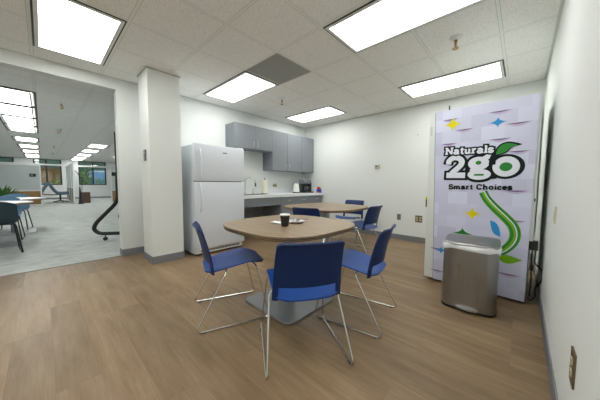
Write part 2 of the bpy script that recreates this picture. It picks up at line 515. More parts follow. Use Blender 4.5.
# vent
t = thing('ceiling_vent', 'dark grey square perforated return vent in the kitchen ceiling', 'vent', (XB-1.5*T, Y0+.5*T, H))
bm = B(); box(bm, -T/2+.012, T/2-.012, -T/2+.012, T/2-.012, -.006, 0, .002, 1); obj('frame', bm, plain('vent_frame', (.42, .43, .41), .6), t)
bm = B()
for i in range(22):
    x = -.27 + .54*i/21
    box(bm, x-.009, x+.009, -.275, .275, -.009, -.005)
obj('grille', bm, plain('vent_grey', (.36, .37, .365), .7), t)

def make_sprinkler():
    t = thing('sprinkler', 'x', 'sprinkler')
    bm = B(); lathe(bm, [(0, 0), (.044, 0), (.040, -.014), (.016, -.026), (.014, -.026)], 20); obj('escutcheon', bm, M_white, t, smooth=True)
    bm = B(); tube(bm, [(0, 0, -.012), (0, 0, -.045)], .011, 10)
    for s in (-1, 1): tube(bm, rounded([(0, s*.008, -.04), (0, s*.022, -.055), (0, s*.006, -.085)], .01), .004, 6)
    tube(bm, [(0, 0, -.045), (0, 0, -.085)], .004, 6); obj('frame', bm, M_brass, t, smooth=True)
    bm = B(); lathe(bm, [(0, -.085), (.022, -.085), (.022, -.089), (0, -.090)], 14); obj('deflector', bm, M_brass, t)
    return t
sp0 = make_sprinkler(); sp0.scale = (1.25, 1.25, 1.25)
sp = [((-.545, 2.81), 'brass sprinkler head between the two kitchen lights above the vending machine', 'kitchen sprinklers'),
      ((-3.034, 2.81), 'brass sprinkler head near the vent and wall cabinets', 'kitchen sprinklers'),
      ((-6.19, .30), 'nearest office sprinkler, beside the joined light run', 'office sprinklers'),
      ((-9.3, .36), 'second office sprinkler from the opening', 'office sprinklers'),
      ((-13.4, .38), 'third office sprinkler from the opening', 'office sprinklers'),
      ((-16.6, .42), 'office sprinkler farthest from the opening', 'office sprinklers')]
for i, (q, lab, g) in enumerate(sp):
    if i == 0: sp0.location = (*q, H); sp0['label'] = lab; sp0['group'] = g
    else: dup(sp0, (*q, H), 0, lab, g)

# ------------------------------------------------------------------ FRIDGE
fx, fy0, fy1, fz = -3.40, 1.462, 2.275, 1.632
t = thing('refrigerator', 'white top-freezer refrigerator standing between the column and the counter', 'refrigerator', (-3.775, (fy0+fy1)/2, 0))
w = (fy1-fy0)/2
bm = B(); box(bm, -.37, .325, -w, w, .03, fz-.012, .008); obj('body', bm, M_fridge_side, t)
bm = B(); box(bm, .322, .333, -w+.012, w-.012, .11, fz-.02); obj('gasket', bm, M_gasket, t)
def fdoor(name, z0, z1):
    bm = B(); box(bm, .333, .40, -w, w, z0, z1, .007, 3); return obj(name, bm, M_fridge, t, smooth=True)
fd = fdoor('freezer_door', 1.100, fz); dd = fdoor('fridge_door', .105, 1.088)
def fhandle(z0, z1, par):
    bm = B(); n = 14; secs = []
    for i in range(n+1):
        s = i/n; z = z0 + (z1-z0)*s
        o = .403 + .055*math.sin(PI*min(1, max(0, s)))**.45
        ww = .015
        secs.append([(o-.012, -w+.075-ww, z), (o-.012, -w+.075+ww, z), (o+.004, -w+.075+ww*.8, z), (o+.008, -w+.075, z), (o+.004, -w+.075-ww*.8, z)])
    loft(bm, secs); return obj('handle', bm, M_fridge, par, smooth=True)
fhandle(1.115, 1.56, fd); fhandle(.64, 1.07, dd)
bm = B(); box(bm, .400, .402, .03, .10, 1.523, 1.537, .0008, 1); obj('badge', bm, plain('badge_grey', (.10, .11, .13), .3, .6), fd)
bm = B(); box(bm, .30, .36, -w+.02, w-.02, .03, .10, .004); obj('toe_grille', bm, M_white, t)
bm = B()
for i in range(26):
    y = -w+.09 + i*.025
    box(bm, .3595, .3615, y, y+.018, .050, .080)
obj('grille_slots', bm, M_gasket, t)
bm = B(); box(bm, .27, .385, w-.10, w-.01, fz-.012, fz+.012, .006); obj('hinge_cover', bm, M_white, t)
for s in (-1, 1):
    for x in (-.3, .28): obj('foot', lathe(B(), [(0, 0), (.022, 0), (.022, .03), (0, .03)], 12, x, s*(w-.06)), M_black, t)

# ------------------------------------------------------------------ KITCHEN CABINETS
def pull(bm, x, y, z0, z1):
    """a slim vertical bow handle standing off the face at x"""
    tube(bm, rounded([(x, y, z0), (x+.028, y, z0+.004), (x+.028, y, z1-.004), (x, y, z1)], .012), .0045, 8)
def wall_cabinet(label, y0, y1, z0, z1, doors, pulls):
    t = thing('wall_cabinet', label, 'cabinet', (L, (y0+y1)/2, z0), 0, 'grey wall cabinets')
    yc = (y0+y1)/2; h = z1-z0
    bm = B(); box(bm, 0, .31, y0-yc+.001, y1-yc-.001, 0, h, .0015, 1); obj('body', bm, M_cab, t)
    for (a, b), py in zip(doors, pulls):
        bm = B(); box(bm, .312, .331, a-yc+.002, b-yc-.002, .002, h-.002, .0015, 1); d = obj('door', bm, M_cab, t)
        bm = B(); pull(bm, .331, py-yc, .045, .145); obj('handle', bm, M_nickel, d, smooth=True)
    return t
wall_cabinet('short two-door grey wall cabinet above the refrigerator and sink', 2.42, 3.318, 1.738, 2.186, [(2.42, 2.872), (2.872, 3.318)], [2.825, 2.925])
wall_cabinet('tall two-door grey wall cabinet, middle of the upper row', 3.318, 4.225, 1.352, 2.186, [(3.318, 3.755), (3.755, 4.225)], [3.715, 3.795])
wall_cabinet('narrow single-door grey wall cabinet in the corner over the coffee maker', 4.225, 4.66, 1.352, 2.186, [(4.225, 4.66)], [4.268])
bm = B(); box(bm, L, L+.30, 4.661, D-.001, 1.352, 2.186); struct('trim_4', bm, M_cab)

CX = -3.555; CZ = .855
t = thing('countertop', 'long pale grey countertop with low backsplash along the kitchen wall', 'countertop', (L, 3.5, CZ))
SY0, SY1, SX0, SX1 = 2.44, 2.98, -4.02, -3.66      # sink cut-out
bm = B(); y0, y1 = 2.300-3.5, D-.002-3.5
for a, b, c, d in ((0, CX-L, y0, SY0-3.5), (0, CX-L, SY1-3.5, y1), (0, SX0-L, SY0-3.5, SY1-3.5), (SX1-L, CX-L, SY0-3.5, SY1-3.5)):
    box(bm, a, b, c, d, -.055, 0)
obj('slab', bm, M_counter, t)
bm = B(); box(bm, L, L+.018, 2.300, D-.002, CZ, CZ+.10, .002, 1); box(bm, L+.018, L+.62, D-.020, D-.002, CZ, CZ+.10, .002, 1); struct('trim_5', bm, M_counter)
t = thing('sink', 'stainless sink bowl set into the counter next to the refrigerator', 'sink', ((SX0+SX1)/2, (SY0+SY1)/2, CZ))
a, b = (SX1-SX0)/2, (SY1-SY0)/2
bm = B(); loft(bm, [[(x, y, z) for x, y in rrect(-a*s, a*s, -b*s, b*s, .05)] for s, z in ((1.0, 0), (1.05, .003), (.985, .003), (.93, -.15), (.3, -.158))], cap=False)
bm.faces.new([v for v in bm.verts][-28:]); obj('bowl', bm, M_steel, t, smooth=True)
bm = B(); lathe(bm, [(0, -.153), (.04, -.153), (.04, -.150), (0, -.150)], 16); obj('drain', bm, M_chrome, t)

# open knee space with a deep apron under the sink
t = thing('sink_apron', 'grey apron panel under the sink counter with open knee space below', 'cabinet', (L, 2.80, 0), 0, 'grey base units')
bm = B(); box(bm, .600, .62, 2.305-2.8, 3.292-2.8, .640, .799, .001, 1); obj('panel', bm, M_cab, t)
bm = B(); box(bm, .04, .60, 2.305-2.8, 2.325-2.8, 0, .799); obj('side_panel', bm, M_cab, t)
bm = B(); box(bm, .04, .055, 2.33-2.8, 3.292-2.8, .0, .62); obj('back_panel', bm, M_cab, t)
def base_cabinet(label, y0, y1):
    yc = (y0+y1)/2; w = (y1-y0)/2
    t = thing('base_cabinet', label, 'cabinet', (L, yc, 0), 0, 'grey base units')
    bm = B(); box(bm, 0, .60, -w+.001, w-.001, .10, .799, .001, 1); box(bm, .02, .54, -w+.002, w-.002, 0, .10); obj('body', bm, M_cab, t)
    bm = B(); box(bm, .602, .622, -w+.003, w-.003, .625, .785, .0015, 1); d = obj('drawer', bm, M_cab, t)
    bm = B(); tube(bm, rounded([(.622, -.05, .725), (.650, -.046, .725), (.650, .046, .725), (.622, .05, .725)], .012), .0045, 8); obj('handle', bm, M_nickel, d, smooth=True)
    bm = B(); box(bm, .602, .622, -w+.003, w-.003, .11, .615, .0015, 1); d = obj('door', bm, M_cab, t)
    bm = B(); pull(bm, .622, w-.05, .46, .56); obj('handle', bm, M_nickel, d, smooth=True)
base_cabinet('grey base cabinet with drawer next to the open knee space', 3.293, 3.765)
base_cabinet('grey base cabinet with drawer, second from the far corner', 3.765, 4.202)
base_cabinet('grey base cabinet with drawer in the far corner under the coffee maker', 4.202, 4.66)

# counter-top items
t = thing('faucet', 'tall chrome gooseneck faucet behind the sink', 'faucet', (-4.08, 2.77, CZ))
bm = B(); lathe(bm, [(0, 0), (.028, 0), (.028, .012), (.018, .03), (.014, .05), (0, .05)], 18); obj('base', bm, M_chrome, t, smooth=True)
bm = B(); pts = [(0, 0, .04), (0, 0, .26)] + [(.09 - .09*math.cos(a), .06-.06*math.cos(a), .26 + .075*math.sin(a)) for a in [PI*k/12 for k in range(1, 13)]] + [(.185, .125, .17)]
tube(bm, pts, .011, 10); obj('spout', bm, M_chrome, t, smooth=True)
bm = B(); tube(bm, [(.181, .122, .23), (.186, .126, .155)], [.012, .017], 12); obj('spray_head', bm, M_darkgrey, t, smooth=True)
t = thing('soap_dispenser', 'small chrome soap pump beside the faucet', 'soap dispenser', (-4.08, 2.96, CZ))
bm = B(); lathe(bm, [(0, 0), (.02, 0), (.02, .01), (.011, .02), (.011, .07), (0, .07)], 14); obj('body', bm, M_chrome, t, smooth=True)
bm = B(); tube(bm, rounded([(0, 0, .07), (0, 0, .10), (.07, 0, .095)], .02), .007, 8); obj('nozzle', bm, M_chrome, t, smooth=True)
t = thing('dish_soap_bottle', 'small clear bottle by the sink at the refrigerator edge', 'bottle', (-4.08, 2.56, CZ))
bm = B(); lathe(bm, [(0, 0), (.022, 0), (.024, .02), (.024, .06), (.01, .08), (.01, .09), (0, .09)], 14); obj('body', bm, plain('pale_bottle', (.55, .58, .62), .2), t, smooth=True)
bm = B(); lathe(bm, [(0, .09), (.012, .09), (.012, .105), (0, .105)], 12); obj('cap', bm, M_darkgrey, t)
t = thing('paper_towel_holder', 'upright paper towel roll on a dark stand on the counter', 'paper towels', (-3.96, 3.17, CZ))
bm = B(); lathe(bm, [(0, 0), (.082, 0), (.082, .010), (0, .014)], 28); obj('base', bm, M_darkgrey, t)
bm = B(); lathe(bm, [(.019, .014), (.062, .014), (.062, .294), (.019, .294)], 28); obj('roll', bm, plain('towel_paper', (.80, .79, .66), .95, bump=.2, bscale=160), t, smooth=True)
bm = B(); lathe(bm, [(0, .014), (.006, .014), (.006, .30), (.013, .306), (.016, .318), (.010, .33), (0, .333)], 14); obj('rod', bm, M_darkgrey, t, smooth=True)
t = thing('electric_kettle', 'white kettle on a black base beside the coffee maker', 'kettle', (-3.86, 4.03, CZ), .4)
bm = B(); lathe(bm, [(0, 0), (.085, 0), (.085, .02), (0, .022)], 24); obj('base', bm, M_black, t)
bm = B(); lathe(bm, [(0, .022), (.078, .022), (.080, .05), (.068, .16), (.056, .225), (0, .225)], 28); obj('body', bm, M_white, t, smooth=True)
bm = B(); lathe(bm, [(0, .225), (.054, .225), (.046, .242), (.014, .248), (.014, .262), (0, .264)], 24); obj('lid', bm, M_darkgrey, t, smooth=True)
bm = B(); tube(bm, rounded([(0, -.055, .215), (0, -.115, .215), (0, -.115, .09), (0, -.072, .07)], .04), .010, 8); obj('handle', bm, M_white, t, smooth=True)
bm = B(); tube(bm, [(0, .05, .185), (0, .088, .215)], [.020, .010], 10); obj('spout', bm, M_white, t, smooth=True)
t = thing('coffee_maker', 'dark grey coffee maker with a glass carafe and water column on the counter', 'coffee maker', (-3.87, 4.33, CZ))
bm = B(); box(bm, -.12, .13, -.12, .20, 0, .03, .008); obj('base', bm, M_black, t)
bm = B(); box(bm, -.12, .0, -.12, .12, .03, .24, .015); obj('tower', bm, M_darkgrey, t)
bm = B(); loft(bm, [[(x, y, z) for x, y in rrect(-.12*s, .12*s, -.125*s, .125*s, .05*s)] for s, z in ((.9, .215), (1, .225), (1, .29), (.92, .315), (.6, .325))]); obj('head', bm, plain('grey_plastic', (.17, .18, .20), .3), t, smooth=True)
bm = B(); lathe(bm, [(0, .032), (.055, .032), (.068, .08), (.060, .14), (.045, .17), (0, .17)], 22, .06, 0); obj('carafe', bm, plain('smoked_glass', (.03, .03, .035), .08), t, smooth=True)
bm = B(); tube(bm, rounded([(.115, 0, .15), (.15, 0, .15), (.15, 0, .07), (.12, 0, .07)], .02), .008, 8); obj('carafe_handle', bm, M_black, t, smooth=True)
bm = B(); box(bm, -.06, .06, .13, .195, .03, .27, .01); obj('water_tank', bm, M_black, t)
bm = B(); box(bm, -.06, .06, .13, .195, .27, .295, .006); obj('tank_lid', bm, M_nickel, t)
t = thing('clear_jar', 'small clear jar next to the coffee maker', 'jar', (-3.76, 4.585, CZ))
bm = B(); lathe(bm, [(0, 0), (.03, 0), (.032, .02), (.032, .085), (.026, .095), (.026, .1), (0, .1)], 18); obj('body', bm, plain('clear_plastic', (.62, .68, .70), .12), t, smooth=True)
bm = B(); lathe(bm, [(0, .1), (.029, .1), (.029, .118), (0, .118)], 18); obj('lid', bm, M_white, t)
tag(obj('orange_packet', box(B(), -.02, .02, -.02, .02, 0, .035, .006), plain('orange_pack', (.75, .16, .05), .5), loc=(-3.66, 4.56, CZ)), 'tiny orange packet in front of the clear jar', 'packet')
t = thing('tea_box', 'colourful red, blue and green box of drinks sachets near the wall', 'box', (-3.66, 4.63, CZ), .12)
bm = B(); box(bm, -.05, .05, -.035, .035, 0, .09, .003); obj('carton', bm, plain('navy_carton', (.03, .05, .35), .5), t)
for k, (c, nm) in enumerate((((.55, .03, .04), 'red_sachet'), ((.05, .35, .10), 'green_sachet'), ((.70, .45, .05), 'yellow_sachet'))):
    y = -.022 + k*.022
    obj('sachet', box(B(), -.035, .04, y-.009, y+.009, .05, .145 - .015*k, .003), plain(nm, c, .5), t)
tag(obj('paper_cup', lathe(B(), [(0, 0), (.026, 0), (.034, .09), (.036, .092), (.032, .092), (.025, .006), (0, .006)], 18), M_paper, loc=(-3.93, 4.60, CZ), smooth=True), 'white cup standing at the far end of the counter', 'cup')

# ------------------------------------------------------------------ TABLES
def make_table(label, loc, A):
    t = thing('cafe_table', label, 'table', loc, 0, 'wood-top pedestal tables')
    bm = B(); o = superellipse(A, A, 3.1, 88)
    loft(bm, [[(x*s, y*s, z) for x, y in o] for s, z in ((.998, .7065), (1.0, .7085), (1.0, .7125), (.996, .715))])
    obj('tabletop', bm, M_top, t, smooth=True)
    bm = B(); loft(bm, [[(x*s, y*s, z) for x, y in o] for s, z in ((.955, .680), (.985, .682), (.9985, .7065))]); obj('edge_band', bm, M_edge, t, smooth=True)
    bm = B(); box(bm, -.26, .26, -.26, .26, .662, .680, .004, 1); obj('mounting_plate', bm, M_blackmetal, t)
    bm = B(); prism(bm, rrect(-.05, .05, -.05, .05, .02), .018, .662); obj('pedestal', bm, M_greymetal, t, smooth=True)
    bm = B(); q = rrect(-.30, .30, -.30, .30, .06)
    loft(bm, [[(x*s, y*s, z) for x, y in q] for s, z in ((.99, 0), (1, .003), (1, .012), (.985, .018))]); obj('base_plate', bm, plain('grey_plate_paint', (.26, .27, .28), .45, .3), t, smooth=True)
    return t
tb1 = make_table('front wood-top table with rounded corners carrying a black cup and plate', (-1.515, 1.50, 0), .515)
tb2 = make_table('rear wood-top table with rounded corners, empty top, near the counter', (-2.30, 3.10, 0), .60)
TZ = .715
t = thing('paper_cup', 'black paper cup with a white rim on the front table', 'cup', (-1.43, 1.36, TZ))
bm = B(); lathe(bm, [(0, 0), (.029, 0), (.030, .002), (.041, .092), (0, .092)], 28); obj('body', bm, M_black, t, smooth=True)
bm = B(); lathe(bm, [(.041, .091), (.0435, .092), (.0435, .100), (.041, .1025), (.038, .103), (.036, .098), (0, .098)], 28); obj('lid', bm, M_white, t, smooth=True)
t = thing('paper_plate', 'small white plate beside the black cup on the front table', 'plate', (-1.50, 1.555, TZ))
bm = B(); lathe(bm, [(0, .001), (.05, .001), (.058, .004), (.086, .014), (.087, .017), (.083, .017), (.055, .007), (0, .006)], 36); obj('dish', bm, M_paper, t, smooth=True)
def crumple(w, d, h, seed, amp):
    rnd = random.Random(seed); n = 8
    Z = [[rnd.random()*amp for _ in range(n+1)] for _ in range(n+1)]
    def f(u, v):
        i = int(round((u+1)/2*n)); j = int(round(v*n))
        return (u*w + (Z[j][i]-.5*amp)*.5, (v-.5)*2*d + (Z[i][j]-.5*amp)*.5, h + Z[j][i])
    return sheet(f, n, n, .0015)
tag(obj('foil_wrapper', crumple(.045, .03, .010, 3, .022), plain('silver_foil', (.45, .46, .48), .3, .8), loc=(-1.50, 1.555, TZ+.005), rotz=.6), 'crumpled silver wrapper lying on the white plate', 'wrapper')
t = thing('plastic_fork', 'dark fork resting on the plate with its handle over the rim', 'fork', (-1.49, 1.60, TZ+.026), .9)
bm = B(); loft(bm, [[(x, -a, z-.001), (x, a, z-.001), (x, a, z+.001), (x, -a, z+.001)] for x, a, z in ((-.09, .004, .010), (-.02, .003, .004), (.02, .004, 0), (.035, .010, -.002), (.05, .011, 0))]); obj('handle', bm, M_darkgrey, t)
bm = B()
for k in range(4): box(bm, .049, .085, -.010+k*.0056, -.007+k*.0056, -.001, .001)
obj('tines', bm, M_darkgrey, t)
tag(obj('napkin', crumple(.055, .05, .002, 5, .006), M_paper, loc=(-1.60, 1.43, TZ+.001), rotz=.5), 'white paper napkin lying flat behind the black cup', 'napkin')

# ------------------------------------------------------------------ CHAIRS
def make_chair(label, loc, rz, group):
    t = thing('sled_chair', label, 'chair', loc, rz, group)
    def seat(u, v):
        y = -.208 + .458*v
        w = .218*(1 - .10*(1-v)) * (1 - .55*max(0, (v-.86)/.14)**3*.25)
        z = .402 + .050*min(1, v/.72) + .012*u*u
        if v > .78: z -= .45*(v-.78)**2
        pass
        # rounded plan corners
        e = abs(u)
        y2 = y - (.05*max(0, e-.6)**2/.16 if v > .5 else -.05*max(0, e-.6)**2/.16)*abs(v-.5)*2
        return (u*w, y2, z)
    obj('seat', sheet(seat, 18, 20, .009), M_navy_lit, t, smooth=True)
    def back(u, v):
        z = .395 + .352*v
        e = abs(u)
        w = .210 - .016*v
        corner = max(0, e-.86)/.14
        if v > .75: z -= .014*corner**2*(v-.75)/.25
        y = -.196 - .074*v**1.6 + .045*e*e*(1-.25*v)
        if v > .93: y -= .012*((v-.93)/.07)**1.5
        return (u*w, y, z)
    keep = lambda u, v: not (abs(u) < .84 and v < .25)
    obj('backrest', sheet(back, 25, 26, .010, keep), M_navy_shaded, t, smooth=True)
    for s in (-1, 1):
        pts = rounded([(s*.03, .14, .428), (s*.205, .165, .428), (s*.243, .262, .008), (s*.252, -.286, .008), (s*.217, -.06, .412), (s*.03, -.06, .414)], .045, 6)
        obj('leg', tube(B(), pts, .0062, 8), M_chrome, t, smooth=True)
    bm = B(); tube(bm, [(-.03, .14, .428), (.03, .14, .428)], .0062, 8); tube(bm, [(-.03, -.06, .414), (.03, -.06, .414)], .0062, 8)
    obj('cross_bar', bm, M_chrome, t, smooth=True)
    bm = B()
    for s in (-1, 1):
        for y in (.20, -.23): box(bm, s*.248-.009, s*.248+.009, y-.016, y+.016, .001, .0045, .001, 1)
    obj('glides', bm, M_black, t)
    return t
hd = lambda x, y: math.atan2(y, x) - PI/2
ch = make_chair('blue sled-base chair at the left end of the front table, seen side-on', (-1.755, 1.042, 0), hd(.37, .93), 'blue chairs at the front table')
dup(ch, (-1.034, 1.132, 0), hd(-.83, .56), 'nearest blue sled-base chair, seen from behind at the front table corner', 'blue chairs at the front table')
dup(ch, (-.965, 1.735, 0), hd(-.985, -.175), 'blue sled-base chair at the right end of the front table', 'blue chairs at the front table')
dup(ch, (-1.82, 3.38, 0), hd(-1, .05), 'blue sled-base chair at the right end of the rear table', 'blue chairs at the rear table')
dup(ch, (-2.42, 4.02, 0), hd(.12, -.99), 'blue sled-base chair behind the rear table by the far wall', 'blue chairs at the rear table')
dup(ch, (-2.19, 2.62, 0), hd(-.30, .95), 'blue chair tucked under the rear table, only its back showing behind the front table', 'blue chairs at the rear table')

# ------------------------------------------------------------------ VENDING MACHINE
P0, P1 = Vector((-.735, 2.92, 0)), Vector((.079, 2.88, 0))
ang = math.atan2(P1.y-P0.y, P1.x-P0.x)
vm = thing('vending_machine', 'tall white vending machine with a lilac logo door against the right wall', 'vending machine', P0, ang)
# local frame: x runs along the door (0 .. .815), y backwards, z up
bm = B(); box(bm, -.03, .832, .008, .80, .58, 1.84, .005); box(bm, -.03, .800, .008, .80, .03, .58, .004); obj('cabinet', bm, M_offwhite, vm)
bm = B(); box(bm, -.036, .10, .0, .0078, .035, 1.835, .002); obj('door_frame', bm, M_offwhite, vm)
bm = B(); prism(bm, [(.062, .030), (.803, .030), (.815, 1.843), (.018, 1.843)], -.0070, .006, Matrix.Rotation(PI/2, 4, 'X')); dr = obj('door', bm, M_print, vm)
bm = B(); prism(bm, [(.057, .04), (.062, .04), (.018, 1.838), (.013, 1.838)], -.0070, .003, Matrix.Rotation(PI/2, 4, 'X')); obj('hinge_seam', bm, M_gasket, vm)
bm = B(); box(bm, -.032, -.008, -.0025, .0, 1.60, 1.70, .001, 1); obj('hinge_plate', bm, plain('hinge_grey', (.55, .58, .56), .4), vm)
bm = B(); box(bm, -.052, -.036, .012, .030, .815, .93, .004); lk = obj('lock', bm, M_black, vm)
bm = B(); box(bm, -.0535, -.0365, .008, .0125, .905, .935, .002, 1); box(bm, -.0545, -.0515, .008, .028, .825, .935, .001, 1); obj('lock_cover', bm, M_yellow, lk)
bm = B(); box(bm, .05, .77, .10, .75, .0, .03); obj('feet', bm, M_black, vm)
tube_bm = B(); lathe(tube_bm, [(0, 1.84), (.012, 1.84), (.012, 1.855), (.008, 1.86), (.007, 1.915), (0, 1.92)], 12, .118, .10); obj('antenna', tube_bm, M_darkgrey, vm, smooth=True)
bm = B(); box(bm, .8185, .8285, .0062, .009, .93, .955, .001, 1); obj('key_slot', bm, M_black, vm)
bm = B(); box(bm, .806, .865, .02, .09, .50, .578, .004); obj('power_box', bm, M_black, vm)
bm = B(); tube(bm, rounded([(.85, .11, .50), (.85, .11, .36), (.90, .10, .33), (.905, .10, .22), (.86, .12, .15), (.87, .13, .05), (.835, .10, .012), (.82, .2, .012)], .05), .0055, 7)
tube(bm, rounded([(.828, .11, .50), (.828, .10, .34), (.835, .10, .20), (.830, .10, .06)], .05), .0055, 7); obj('cord', bm, M_black, vm, smooth=True)
bm = B(); box(bm, .818, .845, .09, .13, .30, .345, .003); obj('cord_clip', bm, M_black, vm)

# ---- printed graphics on the door (thin ink layers just proud of the door face)
LAY = [0]
def at(s, z, k): return (s, -.0062 - .00018*k, z)
def flat(bm, outline, k):
    vs = [bm.verts.new(at(s, z, k)) for s, z in outline]
    f = bm.faces.new(vs)
    f.normal_update()
    if f.normal.y > 0: f.normal_flip()
def ribbon(bm, pts, w, k, closed=False, ext=0):
    pts = [Vector((a, b)) for a, b in pts]; n = len(pts)
    if ext and not closed:
        pts[0] = pts[0] + (pts[0]-pts[1]).normalized()*ext; pts[-1] = pts[-1] + (pts[-1]-pts[-2]).normalized()*ext
    Lv, Rv = [], []
    for i, p in enumerate(pts):
        a = pts[i-1] if (i or closed) else p; b = pts[(i+1) % n] if (i < n-1 or closed) else p
        d1 = (p-a).normalized() if (p-a).length > 0 else (b-p).normalized()
        d2 = (b-p).normalized() if (b-p).length > 0 else d1
        d = (d1+d2).normalized(); c = max(.6, d.dot(d1))
        nn = Vector((-d.y, d.x)); ww = (w[i] if isinstance(w, (list, tuple)) else w)/2/c
        q = p + nn*ww; Lv.append(bm.verts.new(at(q.x, q.y, k))); q = p - nn*ww; Rv.append(bm.verts.new(at(q.x, q.y, k)))
    for i in range(n if closed else n-1):
        j = (i+1) % n
        f = bm.faces.new((Lv[i], Lv[j], Rv[j], Rv[i])); f.normal_update()
        if f.normal.y > 0: f.normal_flip()
def ell(cx, cz, a, b, n=36, ph=0): return [(cx + a*math.cos(2*PI*i/n+ph), cz + b*math.sin(2*PI*i/n+ph)) for i in range(n)]
def smooth_line(pts, n=8):
    pts = [Vector((a, b)) for a, b in pts]; out = []
    for i in range(len(pts)-1):
        p0 = pts[max(0, i-1)]; p1 = pts[i]; p2 = pts[i+1]; p3 = pts[min(len(pts)-1, i+2)]
        for k in range(n):
            t = k/n
            out.append(tuple(.5*((2*p1) + (p2-p0)*t + (2*p0-5*p1+4*p2-p3)*t*t + (3*p1-p0-3*p2+p3)*t**3)))
    out.append(tuple(pts[-1])); return out
def gobj(name, bm, mat, label=None, par=None):
    o = obj(name, bm, mat, par or dr, recalc=False)
    if label: o['label'] = label
    return o
# purple shadow slivers of the printed blocks
for s, z, wd in ((.156, 1.752, .15), (.284, 1.632, .17), (.156, 1.503, .15), (.554, 1.755, .19), (.686, 1.628, .19), (.567, 1.502, .17), (.699, 1.379, .16), (.689, .758, .19), (.683, .26, .19), (.09, .382, .15), (.10, .14, .15), (.70, 1.028, .18), (.30, .262, .16)):
    z -= .006
    def arc(h, f): return [(s + wd*f*(i/10-.5), z) for i in range(11)] + [(s + wd*f*(.5-i/10), z - h*math.sin(PI*i/10)) for i in range(1, 10)]
    bm = B(); flat(bm, arc(.032, 1.0), 1); flat(bm, arc(.013, .82), 2); bm.faces.ensure_lookup_table(); bm.faces[1].material_index = 1
    gobj('shadow_print', bm, [M_purple2, M_purple])
def star(cx, cz, a, b, n=5):
    out = []
    for q in range(4):
        t0, t1 = q*PI/2, (q+1)*PI/2
        p = Vector((math.cos(t0)*a, math.sin(t0)*b)); r = Vector((math.cos(t1)*a, math.sin(t1)*b)); c = (p+r)*.14
        for i in range(n):
            t = i/n; v = p*(1-t)**2 + c*2*t*(1-t) + r*t*t; out.append((cx+v.x, cz+v.y))
    return out
for s, z, a, b, m, lab in ((.182, 1.69, .082, .068, M_yellow, 'yellow star'), (.544, 1.648, .070, .045, M_blueink, 'blue star'), (.389, .783, .075, .062, M_yellow, 'lower yellow star'), (.314, .575, .085, .058, M_green, 'green star'), (.127, .362, .05, .04, M_blueink, 'lower blue star')):
    bm = B(); flat(bm, star(s, z, a, b), 3); gobj('star', bm, m, lab)
bm = B(); flat(bm, smooth_line([(.529, .736), (.572, .716), (.600, .668), (.614, .590)], 6) + smooth_line([(.612, .590), (.570, .606), (.545, .650), (.530, .734)], 6), 3); gobj('blue_leaf', bm, M_blueink)
bm = B(); flat(bm, smooth_line([(.600, .392), (.655, .424), (.710, .420), (.772, .400)], 6) + smooth_line([(.770, .398), (.700, .354), (.645, .352), (.601, .390)], 6), 3); gobj('lime_leaf', bm, M_lime)
sw = smooth_line([(.462, 1.002), (.500, .930), (.560, .855), (.640, .770), (.694, .700), (.714, .625), (.700, .550), (.655, .480), (.61, .44)], 8)
n = len(sw); wv = [.064 + .018*math.sin(PI*i/(n-1)) for i in range(n)]
def shift(pts, d):
    out = []
    for i, p in enumerate(pts):
        a, b = Vector(pts[max(0, i-1)]), Vector(pts[min(len(pts)-1, i+1)]); t = (b-a).normalized()
        out.append((p[0] - t.y*d, p[1] + t.x*d))
    return out
bm = B(); ribbon(bm, sw, wv, 4); sb = gobj('swoosh', bm, M_lime)
bm = B(); ribbon(bm, shift(sw, .026), .018, 5); gobj('swoosh_edge', bm, M_green)
bm = B(); ribbon(bm, shift(sw, .012), .008, 6); gobj('swoosh_highlight', bm, M_inkwhite)
bm = B(); ribbon(bm, shift(sw, -.022), .022, 5); gobj('swoosh_inner', bm, M_green)

# big numeral and letters
two = smooth_line([(.160, 1.292), (.170, 1.322), (.205, 1.345), (.247, 1.340), (.276, 1.312), (.272, 1.272), (.240, 1.233), (.205, 1.200), (.185, 1.168)], 6)
twob = [(.146, 1.168), (.312, 1.165)]
gU = ell(.416, 1.278, .060, .042); gL = ell(.424, 1.171, .068, .032)
neck = [(.384, 1.240), (.376, 1.200)]; gear = smooth_line([(.452, 1.312), (.480, 1.335), (.512, 1.340)], 5)
oo = ell(.620, 1.238, .072, .066)
bmk = B(); K_ = 7
ribbon(bmk, two, .094, K_, ext=.018); ribbon(bmk, twob, .100, K_+1, ext=.022)
ribbon(bmk, gU, .094, K_+2, True); ribbon(bmk, gL, .092, K_+3, True); ribbon(bmk, neck, .10, K_+4, ext=.02); ribbon(bmk, gear, .085, K_+5, ext=.012)
flat(bmk, ell(.620, 1.238, .128, .113), K_+6); flat(bmk, ell(.416, 1.278, .09, .07), K_+7)
flat(bmk, [(.47, 1.12), (.56, 1.13), (.56, 1.37), (.50, 1.38), (.50, 1.33)], K_+8)
flat(bmk, [(.30, 1.13), (.37, 1.12), (.38, 1.25), (.31, 1.25)], K_+9)
lg = gobj('logo_outline', bmk, M_ink)
bmw = B(); K_ = 20
ribbon(bmw, two, .050, K_); ribbon(bmw, twob, .056, K_+1); flat(bmw, [(.140, 1.318), (.185, 1.318), (.185, 1.280), (.140, 1.280)], K_+2)
flat(bmw, ell(.416, 1.278, .084, .064), K_+3); flat(bmw, ell(.424, 1.171, .092, .052), K_+4); ribbon(bmw, neck, .058, K_+5); ribbon(bmw, gear, .046, K_+6)
flat(bmw, ell(.620, 1.238, .096, .092), K_+7)
gobj('logo_letters', bmw, M_inkwhite)
bm = B(); flat(bm, ell(.416, 1.284, .023, .019), 30); flat(bm, rrect(.385, .463, 1.158, 1.176, .008), 30); flat(bm, ell(.620, 1.236, .045, .040), 30); gobj('logo_counters', bm, M_green)
